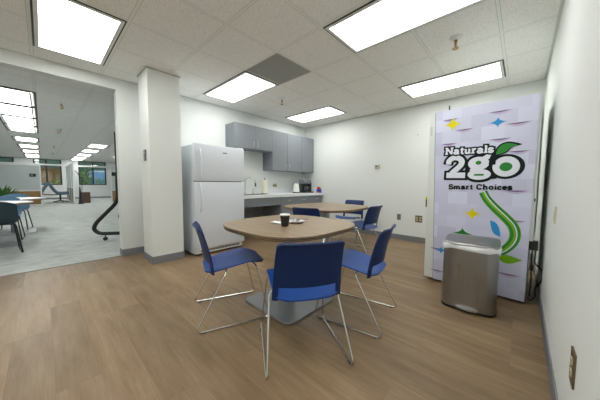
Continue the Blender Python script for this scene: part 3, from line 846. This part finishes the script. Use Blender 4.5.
lf = smooth_line([(.538, 1.352), (.545, 1.392), (.575, 1.434), (.62, 1.449), (.665, 1.440), (.705, 1.424)], 6) + smooth_line([(.703, 1.420), (.650, 1.408), (.622, 1.376), (.580, 1.358), (.541, 1.350)], 6)
def grow(o, f):
    cx = sum(a for a, b in o)/len(o); cz = sum(b for a, b in o)/len(o); return [(cx+(a-cx)*f, cz+(b-cz)*f*1.1) for a, b in o]
bm = B(); flat(bm, grow(lf, 1.16), 31); ribbon(bm, smooth_line([(.545, 1.36), (.525, 1.32), (.520, 1.26)], 5), .05, 31.5); gobj('leaf_outline', bm, M_ink)
bm = B(); flat(bm, [p for p in grow(lf, .90)], 33); gobj('leaf', bm, M_green)

# slab-serif stroke alphabet, unit: x-height .66, cap height 1.0 (x, y), strokes as polylines
def arcp(cx, cy, rx, ry, a0, a1, n=9): return [(cx + rx*math.cos(math.radians(a0+(a1-a0)*i/n)), cy + ry*math.sin(math.radians(a0+(a1-a0)*i/n))) for i in range(n+1)]
sf = lambda x, y, w=.17: [(x-w, y), (x+w, y)]
GL = {
 'N': (.95, [[(.18, 0), (.18, 1)], [(.18, .95), (.76, .05)], [(.76, 0), (.76, 1)]], [sf(.18, .04), sf(.16, .96), sf(.76, .96)]),
 'S': (.74, [arcp(.36, .73, .25, .23, 25, 270) + arcp(.36, .26, .27, .24, 90, -155)[1:]], [[(.60, .70), (.60, .98)], [(.10, .04), (.10, .30)]]),
 'C': (.86, [arcp(.44, .5, .33, .46, 40, 320, 14)], [[(.72, .66), (.72, .98)]]),
 'a': (.70, [arcp(.30, .44, .20, .20, 160, 0) + [(.50, .06)], arcp(.30, .19, .20, .16, 0, 360, 14)], [sf(.56, .05, .10)]),
 't': (.46, [[(.22, .92), (.22, .2)] + arcp(.33, .17, .11, .12, 180, 320, 5)], [[(.04, .64), (.42, .64)]]),
 'u': (.74, [[(.17, .62), (.17, .24)] + arcp(.34, .22, .17, .17, 180, 350, 7) + [(.53, .3)], [(.53, .62), (.53, .04)]], [sf(.12, .62, .10), sf(.50, .62, .10), sf(.60, .05, .09)]),
 'r': (.56, [[(.18, 0), (.18, .62)], arcp(.34, .42, .16, .20, 180, 50, 6)], [sf(.18, .05), sf(.12, .62, .10)]),
 'l': (.36, [[(.18, 0), (.18, 1.02)]], [sf(.18, .05), sf(.12, .98, .10)]),
 's': (.58, [arcp(.28, .48, .18, .15, 30, 270, 8) + arcp(.28, .18, .19, .15, 90, -150, 8)[1:]], [[(.46, .46), (.46, .64)], [(.09, .04), (.09, .22)]]),
 'm': (1.08, [[(.16, 0), (.16, .62)], arcp(.34, .40, .18, .22, 180, 0, 8) + [(.52, 0)], arcp(.70, .40, .18, .22, 180, 0, 8) + [(.88, 0)]], [sf(.16, .05, .14), sf(.52, .05, .12), sf(.88, .05, .14), sf(.10, .62, .09)]),
 'h': (.76, [[(.17, 0), (.17, 1.0)], arcp(.36, .40, .19, .22, 180, 0, 8) + [(.55, 0)]], [sf(.17, .05, .14), sf(.55, .05, .14), sf(.11, .97, .10)]),
 'o': (.70, [arcp(.34, .33, .23, .29, 0, 360, 18)], []),
 'i': (.36, [[(.18, 0), (.18, .62)], [(.18, .84), (.18, 1.0)]], [sf(.18, .05), sf(.13, .62, .10)]),
 'c': (.60, [arcp(.32, .33, .22, .28, 45, 320, 12)], [[(.49, .42), (.49, .62)]]),
 'e': (.64, [[(.10, .35), (.53, .35)] + arcp(.32, .33, .21, .28, 5, 315, 12)], []),
 ' ': (.40, [], []),
}
def write(bm, text, s0, z0, s1, z1, h, w, k0, grow_=0.0, serif=.10):
    """lettering from (s0,z0) to (s1,z1) along its baseline; h = cap height"""
    adv = sum(GL[c][0] for c in text); sx = math.hypot(s1-s0, z1-z0)/adv
    ca, sa = (s1-s0)/(sx*adv), (z1-z0)/(sx*adv); x = 0; k = k0
    tf = lambda p: (s0 + (x+p[0])*sx*ca - p[1]*h*sa, z0 + (x+p[0])*sx*sa + p[1]*h*ca)
    for c in text:
        a, st, se = GL[c]
        for q in st: ribbon(bm, [tf(p) for p in q], w + grow_, k, ext=grow_/2); k += .11
        for q in se: ribbon(bm, [tf(p) for p in q], serif*h + grow_, k, ext=grow_/2); k += .11
        x += a
bm = B(); write(bm, 'Naturals', .125, 1.386, .528, 1.374, .066, .019, 34, .028, .18); na = gobj('word_outline', bm, M_ink)
bm = B(); write(bm, 'Naturals', .125, 1.386, .528, 1.374, .066, .0175, 38, 0, .18); gobj('word_naturals', bm, M_inkwhite)
bm = B(); write(bm, 'Smart Choices', .172, 1.026, .676, 1.029, .046, .013, 34, 0, .2); gobj('word_smart_choices', bm, M_ink)

# ------------------------------------------------------------------ TRASH BIN
bn = thing('trash_bin', 'brushed steel step-pedal trash bin with a white liner in front of the vending machine', 'trash bin', (-.30, 2.545, 0), .05)
def dshape(s=1.0, a=.205, b=.155):
    # flat back with small radii, front swelling towards the pedal
    out = [(a*s, b*.55*s)]
    for k in range(7): t = PI/2*k/6; out.append(((a-.06+.06*math.cos(t))*s, (b-.06+.06*math.sin(t))*s))
    for k in range(7): t = PI/2 + PI/2*k/6; out.append(((-a+.06+.06*math.cos(t))*s, (b-.06+.06*math.sin(t))*s))
    out.append((-a*s, b*.3*s))
    for k in range(17):
        t = PI + PI*k/16; c, q = math.cos(t), math.sin(t)
        out.append((a*s*math.copysign(abs(c)**.45, c), -b*.35*s + b*.80*s*math.copysign(abs(q)**.62, q)))
    return out
bn.scale = (.96, .96, .925)
DS = dshape()
bm = B(); loft(bm, [[(x*s, y*s, z) for x, y in DS] for s, z in ((.985, .0), (1.0, .004), (1.0, .022), (.99, .024))]); obj('base_ring', bm, M_black, bn, smooth=True)
bm = B(); loft(bm, [[(x*.985, y*.985, z) for x, y in DS] for z in (.024, .30, .585)]); obj('body', bm, M_steel, bn, smooth=True)
bm = B(); n = len(DS)
def liner(s, z, amp, sd):
    rnd = random.Random(sd); return [(x*(s+amp*math.sin(i*2.3+sd)), y*(s+amp*math.sin(i*2.3+sd)), z + .009*math.sin(i*1.1+sd) + rnd.uniform(-.004, .004)) for i, (x, y) in enumerate(DS)]
loft(bm, [liner(1.0, .578, .008, 1), liner(1.03, .566, .010, 2), liner(1.045, .582, .010, 3), liner(1.02, .606, .006, 4), liner(.97, .608, .0, 5)]); obj('liner', bm, plain('white_film', (.74, .76, .78), .35), bn, smooth=True)
bm = B(); loft(bm, [[(x*s, y*s, z + .02*(y+.1)/.25) for x, y in DS] for s, z in ((.97, .604), (1.0, .608), (1.0, .622), (.965, .632), (.7, .639), (.3, .641))]); obj('lid', bm, M_steel, bn, smooth=True)
bm = B(); loft(bm, [[(x, y, z) for x, y in [(-.085, -.155), (-.075, -.198), (-.03, -.212), (.03, -.212), (.075, -.198), (.085, -.155)]] for z in (.028, .036, .042)]); obj('pedal', bm, M_nickel, bn)
bm = B(); box(bm, -.06, .06, .148, .165, .56, .60, .004); obj('hinge', bm, M_black, bn)

# ------------------------------------------------------------------ WALL FITTINGS
def plate(name, label, cat, loc, rz, w, h, kind, pm, im):
    """local frame: plate lies in x-z, faces -y"""
    t = thing(name, label, cat, loc, rz)
    bm = B(); box(bm, -w/2, w/2, -.006, 0, -h/2, h/2, .002, 2); obj('cover_plate', bm, pm, t)
    gs = [0] if w < .1 else [-w/4, w/4]
    for g in gs:
        if kind == 'outlet':
            for z in (-.022, .022):
                bm = B(); prism(bm, [(x, y) for x, y in superellipse(.017, .0145, 3, 24)], 0, .0022, Matrix.Translation((g, -.006, z)) @ Matrix.Rotation(PI/2, 4, 'X')); f = obj('socket', bm, im, t)
                bm = B()
                for dx in (-.006, .006): box(bm, g+dx-.0012, g+dx+.0012, -.0086, -.0082, z-.002, z+.007)
                obj('slots', bm, M_black, f)
        elif kind == 'switch':
            bm = B(); box(bm, g-.012, g+.012, -.0095, -.006, -.030, .030, .002); obj('rocker', bm, im, t)
    return t
M_greyplate = plain('grey_plate', (.20, .20, .20), .5)
M_greysock = plain('grey_socket', (.12, .12, .12), .5)
plate('wall_outlet', 'dark grey outlet low on the far wall', 'outlet', (-1.725, D, .44), 0, .075, .115, 'outlet', M_greyplate, M_greysock)
plate('wall_outlet', 'wide double outlet with ivory sockets low on the far wall near the vending machine', 'outlet', (-1.365, D, .437), 0, .12, .125, 'outlet', M_brassplate, M_ivory)
plate('wall_outlet', 'beige outlet above the counter beside the paper towels', 'outlet', (L, 3.667, 1.03), PI/2, .115, .075, 'outlet', M_brassplate, M_ivory)
plate('wall_outlet', 'bronze outlet plate with ivory sockets low on the right wall', 'outlet', (R, 1.27, .415), -PI/2, .075, .125, 'outlet', M_brassplate, M_ivory)
plate('light_switch', 'ivory switch on the right wall next to the vending machine', 'light switch', (R, 2.25, .876), -PI/2, .07, .112, 'switch', M_ivory, M_ivory)
t = thing('wall_thermostat', 'small thermostat with a yellow side high on the far wall', 'thermostat', (-2.195, D, 1.425)); t.scale = (.82, 1, .85)
bm = B(); box(bm, -.055, .03, -.03, 0, -.05, .05, .004); obj('case', bm, plain('thermostat_grey', (.42, .44, .44), .4), t)
bm = B(); box(bm, .03, .058, -.028, 0, -.045, .05, .003); obj('side_cover', bm, plain('amber_plastic', (.62, .50, .16), .4), t)
bm = B(); box(bm, -.035, .012, -.032, -.03, .0, .03, .001, 1); obj('display', bm, M_darkgrey, t)
t = thing('column_switch', 'black wall controller on the left side of the white column', 'wall controller', (-3.665, .945, 1.43))
bm = B(); box(bm, -.045, .045, -.012, 0, -.072, .072, .003); obj('plate', bm, M_darkgrey, t)
bm = B(); box(bm, -.022, .022, -.015, -.012, .012, .055, .001, 1); obj('display', bm, plain('lcd_grey', (.35, .37, .38), .3), t)
bm = B(); box(bm, -.022, .022, -.015, -.012, -.055, -.012, .001, 1); obj('button', bm, plain('button_grey', (.2, .21, .22), .4), t)
t = thing('wall_hook', 'tiny hook mark high on the far wall', 'hook', (-1.44, D, 1.98))
bm = B(); box(bm, -.012, .012, -.004, 0, -.012, .012, .001, 1); tube(bm, rounded([(0, -.004, 0), (0, -.015, -.006), (0, -.018, .008)], .006), .002, 6); obj('body', bm, plain('hook_grey', (.5, .52, .5), .5), t)

# ------------------------------------------------------------------ OFFICE BEYOND THE OPENING
# mobile whiteboard seen edge-on
wb = thing('mobile_whiteboard', 'rolling whiteboard with a black tubular frame behind the opening edge', 'whiteboard', (-5.5, .95, 0), -.39)
bm = B(); box(bm, -1.75, .0, -.010, .012, .80, 1.95, .003); obj('board', bm, M_white, wb)
bm = B()
for x in (.012, -1.762): box(bm, x-.014, x+.014, -.016, .018, .76, 1.99, .003)
for z in (.775, 1.972): box(bm, -1.75, 0, -.016, .018, z-.018, z+.018, .003)
obj('frame', bm, M_blackmetal, wb)
for x in (0, -1.75):
    pts = rounded([(x, .0, 1.2), (x, -.004, .72), (x, -.345, .33), (x, -.385, .22), (x, -.30, .135), (x, .36, .105)], .13, 7)
    obj('leg', tube(B(), pts, .033, 12), M_blackmetal, wb, smooth=True)
    for y in (-.215, .32):
        bm = B(); tube(bm, [(x, y, .11), (x, y, .075)], .010, 8)
        tube(bm, [(x-.012, y, .036), (x+.012, y, .036)], .036, 16); obj('caster', bm, M_black, wb, smooth=True)
bm = B(); box(bm, -1.75, 0, -.01, .01, .70, .73); obj('cross_rail', bm, M_blackmetal, wb)

# glazed privacy screens
def screen(label, x0, y0, x1, y1, ztop, zsplit, panels, lower):
    """screen from (x0,y0) to (x1,y1); local x runs along it"""
    dx, dy = x1-x0, y1-y0; ln = math.hypot(dx, dy)
    t = thing('privacy_screen', label, 'partition', (x0, y0, 0), math.atan2(dy, dx), 'office partitions')
    bm = B()
    for i in range(panels+1):
        x = ln*i/panels; w = .035 if 0 < i < panels else .05
        box(bm, max(0, x-w), min(ln, x+w), -.03, .03, 0, ztop, .003, 1)
    for z in (.03, zsplit, ztop-.03): box(bm, .05, ln-.05, -.026, .026, z-.03, z+.03)
    obj('frame', bm, M_white, t)
    for i in range(panels):
        a, b = ln*i/panels+.05, ln*(i+1)/panels-.05
        obj('frosted_pane', box(B(), a, b, -.006, .006, zsplit+.03, ztop-.06), M_frost, t)
        obj('lower_panel', box(B(), a, b, -.015, .015, .06, zsplit-.03), lower, t)
    return t
screen('frosted white partition with a wood base on the left of the office', -16.2, -4.9, -16.2, -.02, 1.86, .69, 3, M_woodpanel)
screen('white partition with taupe base running away towards the office windows', -16.2, 1.05, -20.2, 1.02, 2.0, .80, 4, M_taupe)
screen('frosted partition with wood base beside the rolling whiteboard', -15.8, 2.44, -15.8, 5.4, 1.98, .68, 2, M_woodpanel)
t = thing('door_sign', 'small black name sign on the left frosted partition', 'sign', (-16.165, -.275, 1.38))
bm = B(); box(bm, 0, .012, -.10, .10, -.07, .07, .003, 1); obj('plate', bm, M_black, t)
bm = B(); box(bm, .012, .014, -.06, .01, -.03, .03, .001, 1); obj('insert', bm, plain('sign_grey', (.25, .26, .27), .4), t)
t = thing('door_sign', 'small dark sign on the partition beside the whiteboard', 'sign', (-15.768, 2.62, 1.52))
bm = B(); box(bm, 0, .012, -.13, .13, -.10, .10, .003, 1); obj('plate', bm, M_black, t)

# lounge chair
lc = thing('lounge_chair', 'blue-grey swivel lounge chair with high arched back below the office window', 'lounge chair', (-18.0, .21, 0))
prof = [(-.34, .36), (-.24, .55), (-.11, .82), (-.02, .95), (.05, .95), (.13, .76), (.24, .57), (.36, .47), (.58, .46), (.74, .49)]
pr = smooth_line(prof, 6)
def lounge(u, v):
    i = v*(len(pr)-1); a = int(min(len(pr)-2, i)); f = i-a
    y = pr[a][0]*(1-f) + pr[a+1][0]*f; z = pr[a][1]*(1-f) + pr[a+1][1]*f
    return (u*.34*(1-.15*abs(v-.5)), y, z + .05*u*u)
obj('shell', sheet(lounge, 10, 40, .11), M_fabric, lc, smooth=True)
bm = B(); tube(bm, [(0, .42, .43), (0, .42, .08)], .035, 12); obj('column', bm, M_blackmetal, lc, smooth=True)
for k in range(5):
    a = 2*PI*k/5 + .3
    obj('leg', tube(B(), [(0, .42, .10), (.33*math.cos(a), .42+.33*math.sin(a), .03)], [.028, .016], 8), M_blackmetal, lc, smooth=True)
obj('arm', tube(B(), rounded([(.30, -.26, .46), (.33, .05, .42), (.30, .40, .44)], .1), .022, 8), M_blackmetal, lc, smooth=True)

# planter box, coat stand
t = thing('planter_box', 'dark brown wooden box on the carpet under the right office window', 'box', (-16.75, 1.50, 0))
bm = B()
for a, b, c, d in ((-.2, .2, -.19, -.165), (-.2, .2, .165, .19), (-.2, -.175, -.165, .165), (.175, .2, -.165, .165)): box(bm, a, b, c, d, 0, .56, .003, 1)
obj('sides', bm, M_brownbox, t)
obj('soil', box(B(), -.175, .175, -.165, .165, .0, .50), plain('soil', (.03, .022, .016), .95), t)
t = thing('coat_stand', 'slim black coat stand with curved hooks next to the brown box', 'coat stand', (-16.05, 1.26, 0))
bm = B(); box(bm, -.16, .16, -.10, .12, 0, .03, .004); obj('base', bm, M_black, t)
bm = B(); loft(bm, [[(-a, -a, z), (a, -a, z), (a, a, z), (-a, a, z)] for a, z in ((.07, .03), (.05, .3), (.03, .72), (.012, .9))]); obj('foot_cone', bm, M_black, t)
bm = B(); tube(bm, [(0, .05, .03), (0, .10, 1.30)], .012, 8); obj('pole', bm, M_darkgrey, t, smooth=True)
for s in (-1, 1): obj('hook', tube(B(), rounded([(0, .10, 1.28), (0, .10+s*.11, 1.40), (0, .10+s*.17, 1.56), (0, .10+s*.24, 1.64)], .1), .016, 8), M_darkgrey, t, smooth=True)

# round tables and shell chairs on the left
def round_table(label, loc, r):
    t = thing('round_table', label, 'table', loc, 0, 'round office tables')
    bm = B(); lathe(bm, [(0, .707), (r-.01, .707), (r, .713), (r, .719), (r-.004, .722), (0, .722)], 56); obj('tabletop', bm, plain('white_laminate', (.72, .72, .69), .35), t, smooth=True)
    bm = B(); lathe(bm, [(0, .685), (r-.03, .685), (r-.003, .7065), (0, .7065)], 56); obj('edge_band', bm, plain('maple_edge', (.32, .18, .08), .5), t, smooth=True)
    bm = B(); tube(bm, [(0, 0, .02), (0, 0, .685)], .04, 16); obj('pedestal', bm, plain('dark_silver', (.22, .23, .24), .4, .3), t, smooth=True)
    bm = B(); q = rrect(-.32, .32, -.32, .32, .05); loft(bm, [[(x*s, y*s, z) for x, y in q] for s, z in ((1, 0), (1, .012), (.985, .018))]); obj('base_plate', bm, M_greymetal, t)
    return t
round_table('nearer white round table in the office, just inside the opening', (-6.45, -.62, 0), .50)
round_table('farther white round table in the office behind the first one', (-7.80, -.45, 0), .50)
def shell_chair(label, loc, rz, mat, bh=.345):
    t = thing('shell_chair', label, 'chair', loc, rz, 'shell chairs in the office')
    def shell(u, v):
        # v: 0 seat front -> .5 crease -> 1 back top
        if v < .5:
            s = v/.5; y = .22 - .40*s; z = .455 - .02*math.sin(PI*s) + .05*u*u*s; w = .225
        else:
            s = (v-.5)/.5; y = -.18 - .09*s + .07*u*u; z = .455 + bh*s - .05*u*u*s*s; w = .225 - .02*s
        e = max(0, abs(u)-.7)/.3
        if v < .12: y -= .05*e*e*(.12-v)/.12
        k = math.exp(-((v-.5)/.10)**2); z += .030*k; y += .020*k
        return (u*w, y, z)
    obj('shell', sheet(shell, 14, 30, .012), mat, t, smooth=True)
    for s in (-1, 1):
        pts = rounded([(s*.03, .12, .440), (s*.19, .14, .440), (s*.235, .21, .012), (s*.235, -.22, .012), (s*.19, -.10, .440), (s*.03, -.08, .440)], .04, 5)
        obj('leg', tube(B(), pts, .010, 8), M_blackmetal, t, smooth=True)
    return t
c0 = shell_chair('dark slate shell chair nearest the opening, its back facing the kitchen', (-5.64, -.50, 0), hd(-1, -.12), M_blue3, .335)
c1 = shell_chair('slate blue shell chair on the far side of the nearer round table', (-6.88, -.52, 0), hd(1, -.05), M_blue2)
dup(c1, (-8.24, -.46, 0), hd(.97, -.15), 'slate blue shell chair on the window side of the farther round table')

# leafy potted plant at the left edge
pp = thing('potted_plant', 'bushy green potted plant at the left partition', 'plant', (-13.0, -.93, 0)); pp.scale = (1.15, 1.15, 1.2)
bm = B(); lathe(bm, [(0, 0), (.15, 0), (.20, .38), (.205, .40), (.185, .40), (.18, .36), (0, .36)], 24); obj('pot', bm, M_darkgrey, pp, smooth=True)
bm = B(); rnd = random.Random(4)
for k in range(170):
    a = rnd.uniform(0, 2*PI); l = rnd.uniform(.3, .62); e = rnd.uniform(.25, 1.25); base_z = .36
    d = Vector((math.cos(a)*math.cos(e), math.sin(a)*math.cos(e), math.sin(e)))
    p0 = Vector((rnd.uniform(-.08, .08), rnd.uniform(-.08, .08), base_z)); side = d.cross(Vector((0, 0, 1))).normalized()*.020
    pm = p0 + d*l*.6; p1 = p0 + d*l + Vector((0, 0, -.16*l)); q0 = p0 + d*l*.3
    vs = [bm.verts.new(p) for p in (q0, pm + side, p1, pm - side)]; bm.faces.new(vs)
    tube(bm, [p0, q0], .004, 4)
obj('foliage', bm, M_leaf, pp)

# outdoors beyond the windows
t = thing('brick_building', 'brown brick building seen through the left office window', 'building', (-31, .2, 0))
obj('wall', box(B(), -2, 0, -1.8, 1.25, 0, 2.35), plain('brick_brown', (.27, .105, .012), .9, vary=.35, vscale=5), t)
obj('roof_edge', box(B(), -2, .08, -1.85, 1.30, 2.35, 2.45), M_darkgrey, t)
t = thing('blue_building', 'pale blue wall seen through the right office window', 'building', (-31, 4.4, 0))
obj('wall', box(B(), -2, 0, -.95, 2.2, 0, 2.15), plain('blue_siding', (.20, .36, .62), .8, vary=.1, vscale=4), t)
obj('roof_edge', box(B(), -2, .08, -1.0, 2.25, 2.15, 2.25), M_white, t)
bm = B(); box(bm, -60, OX-.15, -40, 45, -.06, -.01); g = struct('ground', bm, plain('lawn', (.07, .12, .05), .9, vary=.3, vscale=2))
bm = B(); box(bm, -58, -57.5, -40, 45, -.01, 7); 
hedge = obj('hedge', bm, plain('hedge_green', (.06, .11, .075), .95, vary=.6, vscale=1.2)); tag(hedge, 'tall dark green hedge far outside the office windows', 'hedge'); hedge['kind'] = 'stuff'
def shrub(label, loc, h, r, n, seed):
    t = thing('flowering_shrub', label, 'shrub', loc, 0, 'shrubs outside the office windows')
    rnd = random.Random(seed)
    bm = B(); br = []
    for k in range(7):
        a = 2*PI*k/7; e = Vector((math.cos(a)*r*.6, math.sin(a)*r*.6, h*rnd.uniform(.7, 1))); br.append(e); tube(bm, [(0, 0, 0), e*.5 + Vector((0, 0, .1)), e], .012, 5)
    obj('stems', bm, M_brownbox, t)
    bm = B()
    for k in range(n):
        p = rnd.choice(br)*rnd.uniform(.45, 1.05) + Vector([rnd.gauss(0, r*.28) for _ in range(3)])
        u = Vector([rnd.gauss(0, 1) for _ in range(3)]).normalized(); v = u.orthogonal().normalized(); s = rnd.uniform(.05, .11)
        if p.z < .05: p.z = .1
        bm.faces.new([bm.verts.new(q) for q in (p, p+u*s+v*s*.5, p+u*2*s, p+u*s-v*s*.5)])
    obj('leaves', bm, M_leafy, t)
shrub('yellow-leaved shrub outside, left part of the right window', (-23.4, 2.15, 0), 2.0, .42, 170, 1)
shrub('low yellow shrub outside the right window', (-23.2, 2.95, 0), 1.35, .42, 150, 2)
shrub('yellow shrub outside the left window', (-23.2, .62, 0), 1.30, .32, 110, 3)

# ------------------------------------------------------------------ DAYLIGHT, CAMERA, VIEW
w = bpy.data.worlds.new('World'); S.world = w; w.use_nodes = True
nt = w.node_tree; bg = nt.nodes['Background']
sky = nt.nodes.new('ShaderNodeTexSky'); sky.sky_type = 'HOSEK_WILKIE'; sky.sun_direction = (.4, .3, .85); sky.turbidity = 6
nt.links.new(sky.outputs[0], bg.inputs[0]); bg.inputs[1].default_value = 5.0

cam = bpy.data.cameras.new('Camera'); co = bpy.data.objects.new('Camera', cam); COL.objects.link(co)
FPX, PITCH, YAW, ROLL, CH = 238.7157, .0669, .7476, .0070, 1.0661
cy, sy, cp, sn = math.cos(YAW), math.sin(YAW), math.cos(PITCH), math.sin(PITCH)
F = Vector((-sy*cp, cy*cp, -sn)); Rr = Vector((cy, sy, 0)); U = Rr.cross(F)
c, s = math.cos(ROLL), math.sin(ROLL)
Rx, Ux = c*Rr + s*U, -s*Rr + c*U
co.matrix_world = Matrix(((Rx.x, Ux.x, -F.x, 0), (Rx.y, Ux.y, -F.y, 0), (Rx.z, Ux.z, -F.z, CH), (0, 0, 0, 1)))
cam.sensor_fit = 'HORIZONTAL'; cam.sensor_width = 36; cam.lens = FPX/600*36; cam.clip_start = .02; cam.clip_end = 200
S.camera = co
vs = S.view_settings
vs.view_transform = 'Standard'; vs.look = 'None'; vs.gamma = 1; vs.use_curve_mapping = False; vs.exposure = .70
S.cycles.max_bounces = 10; S.cycles.diffuse_bounces = 6; S.cycles.transparent_max_bounces = 12
S.cycles.sample_clamp_indirect = 4
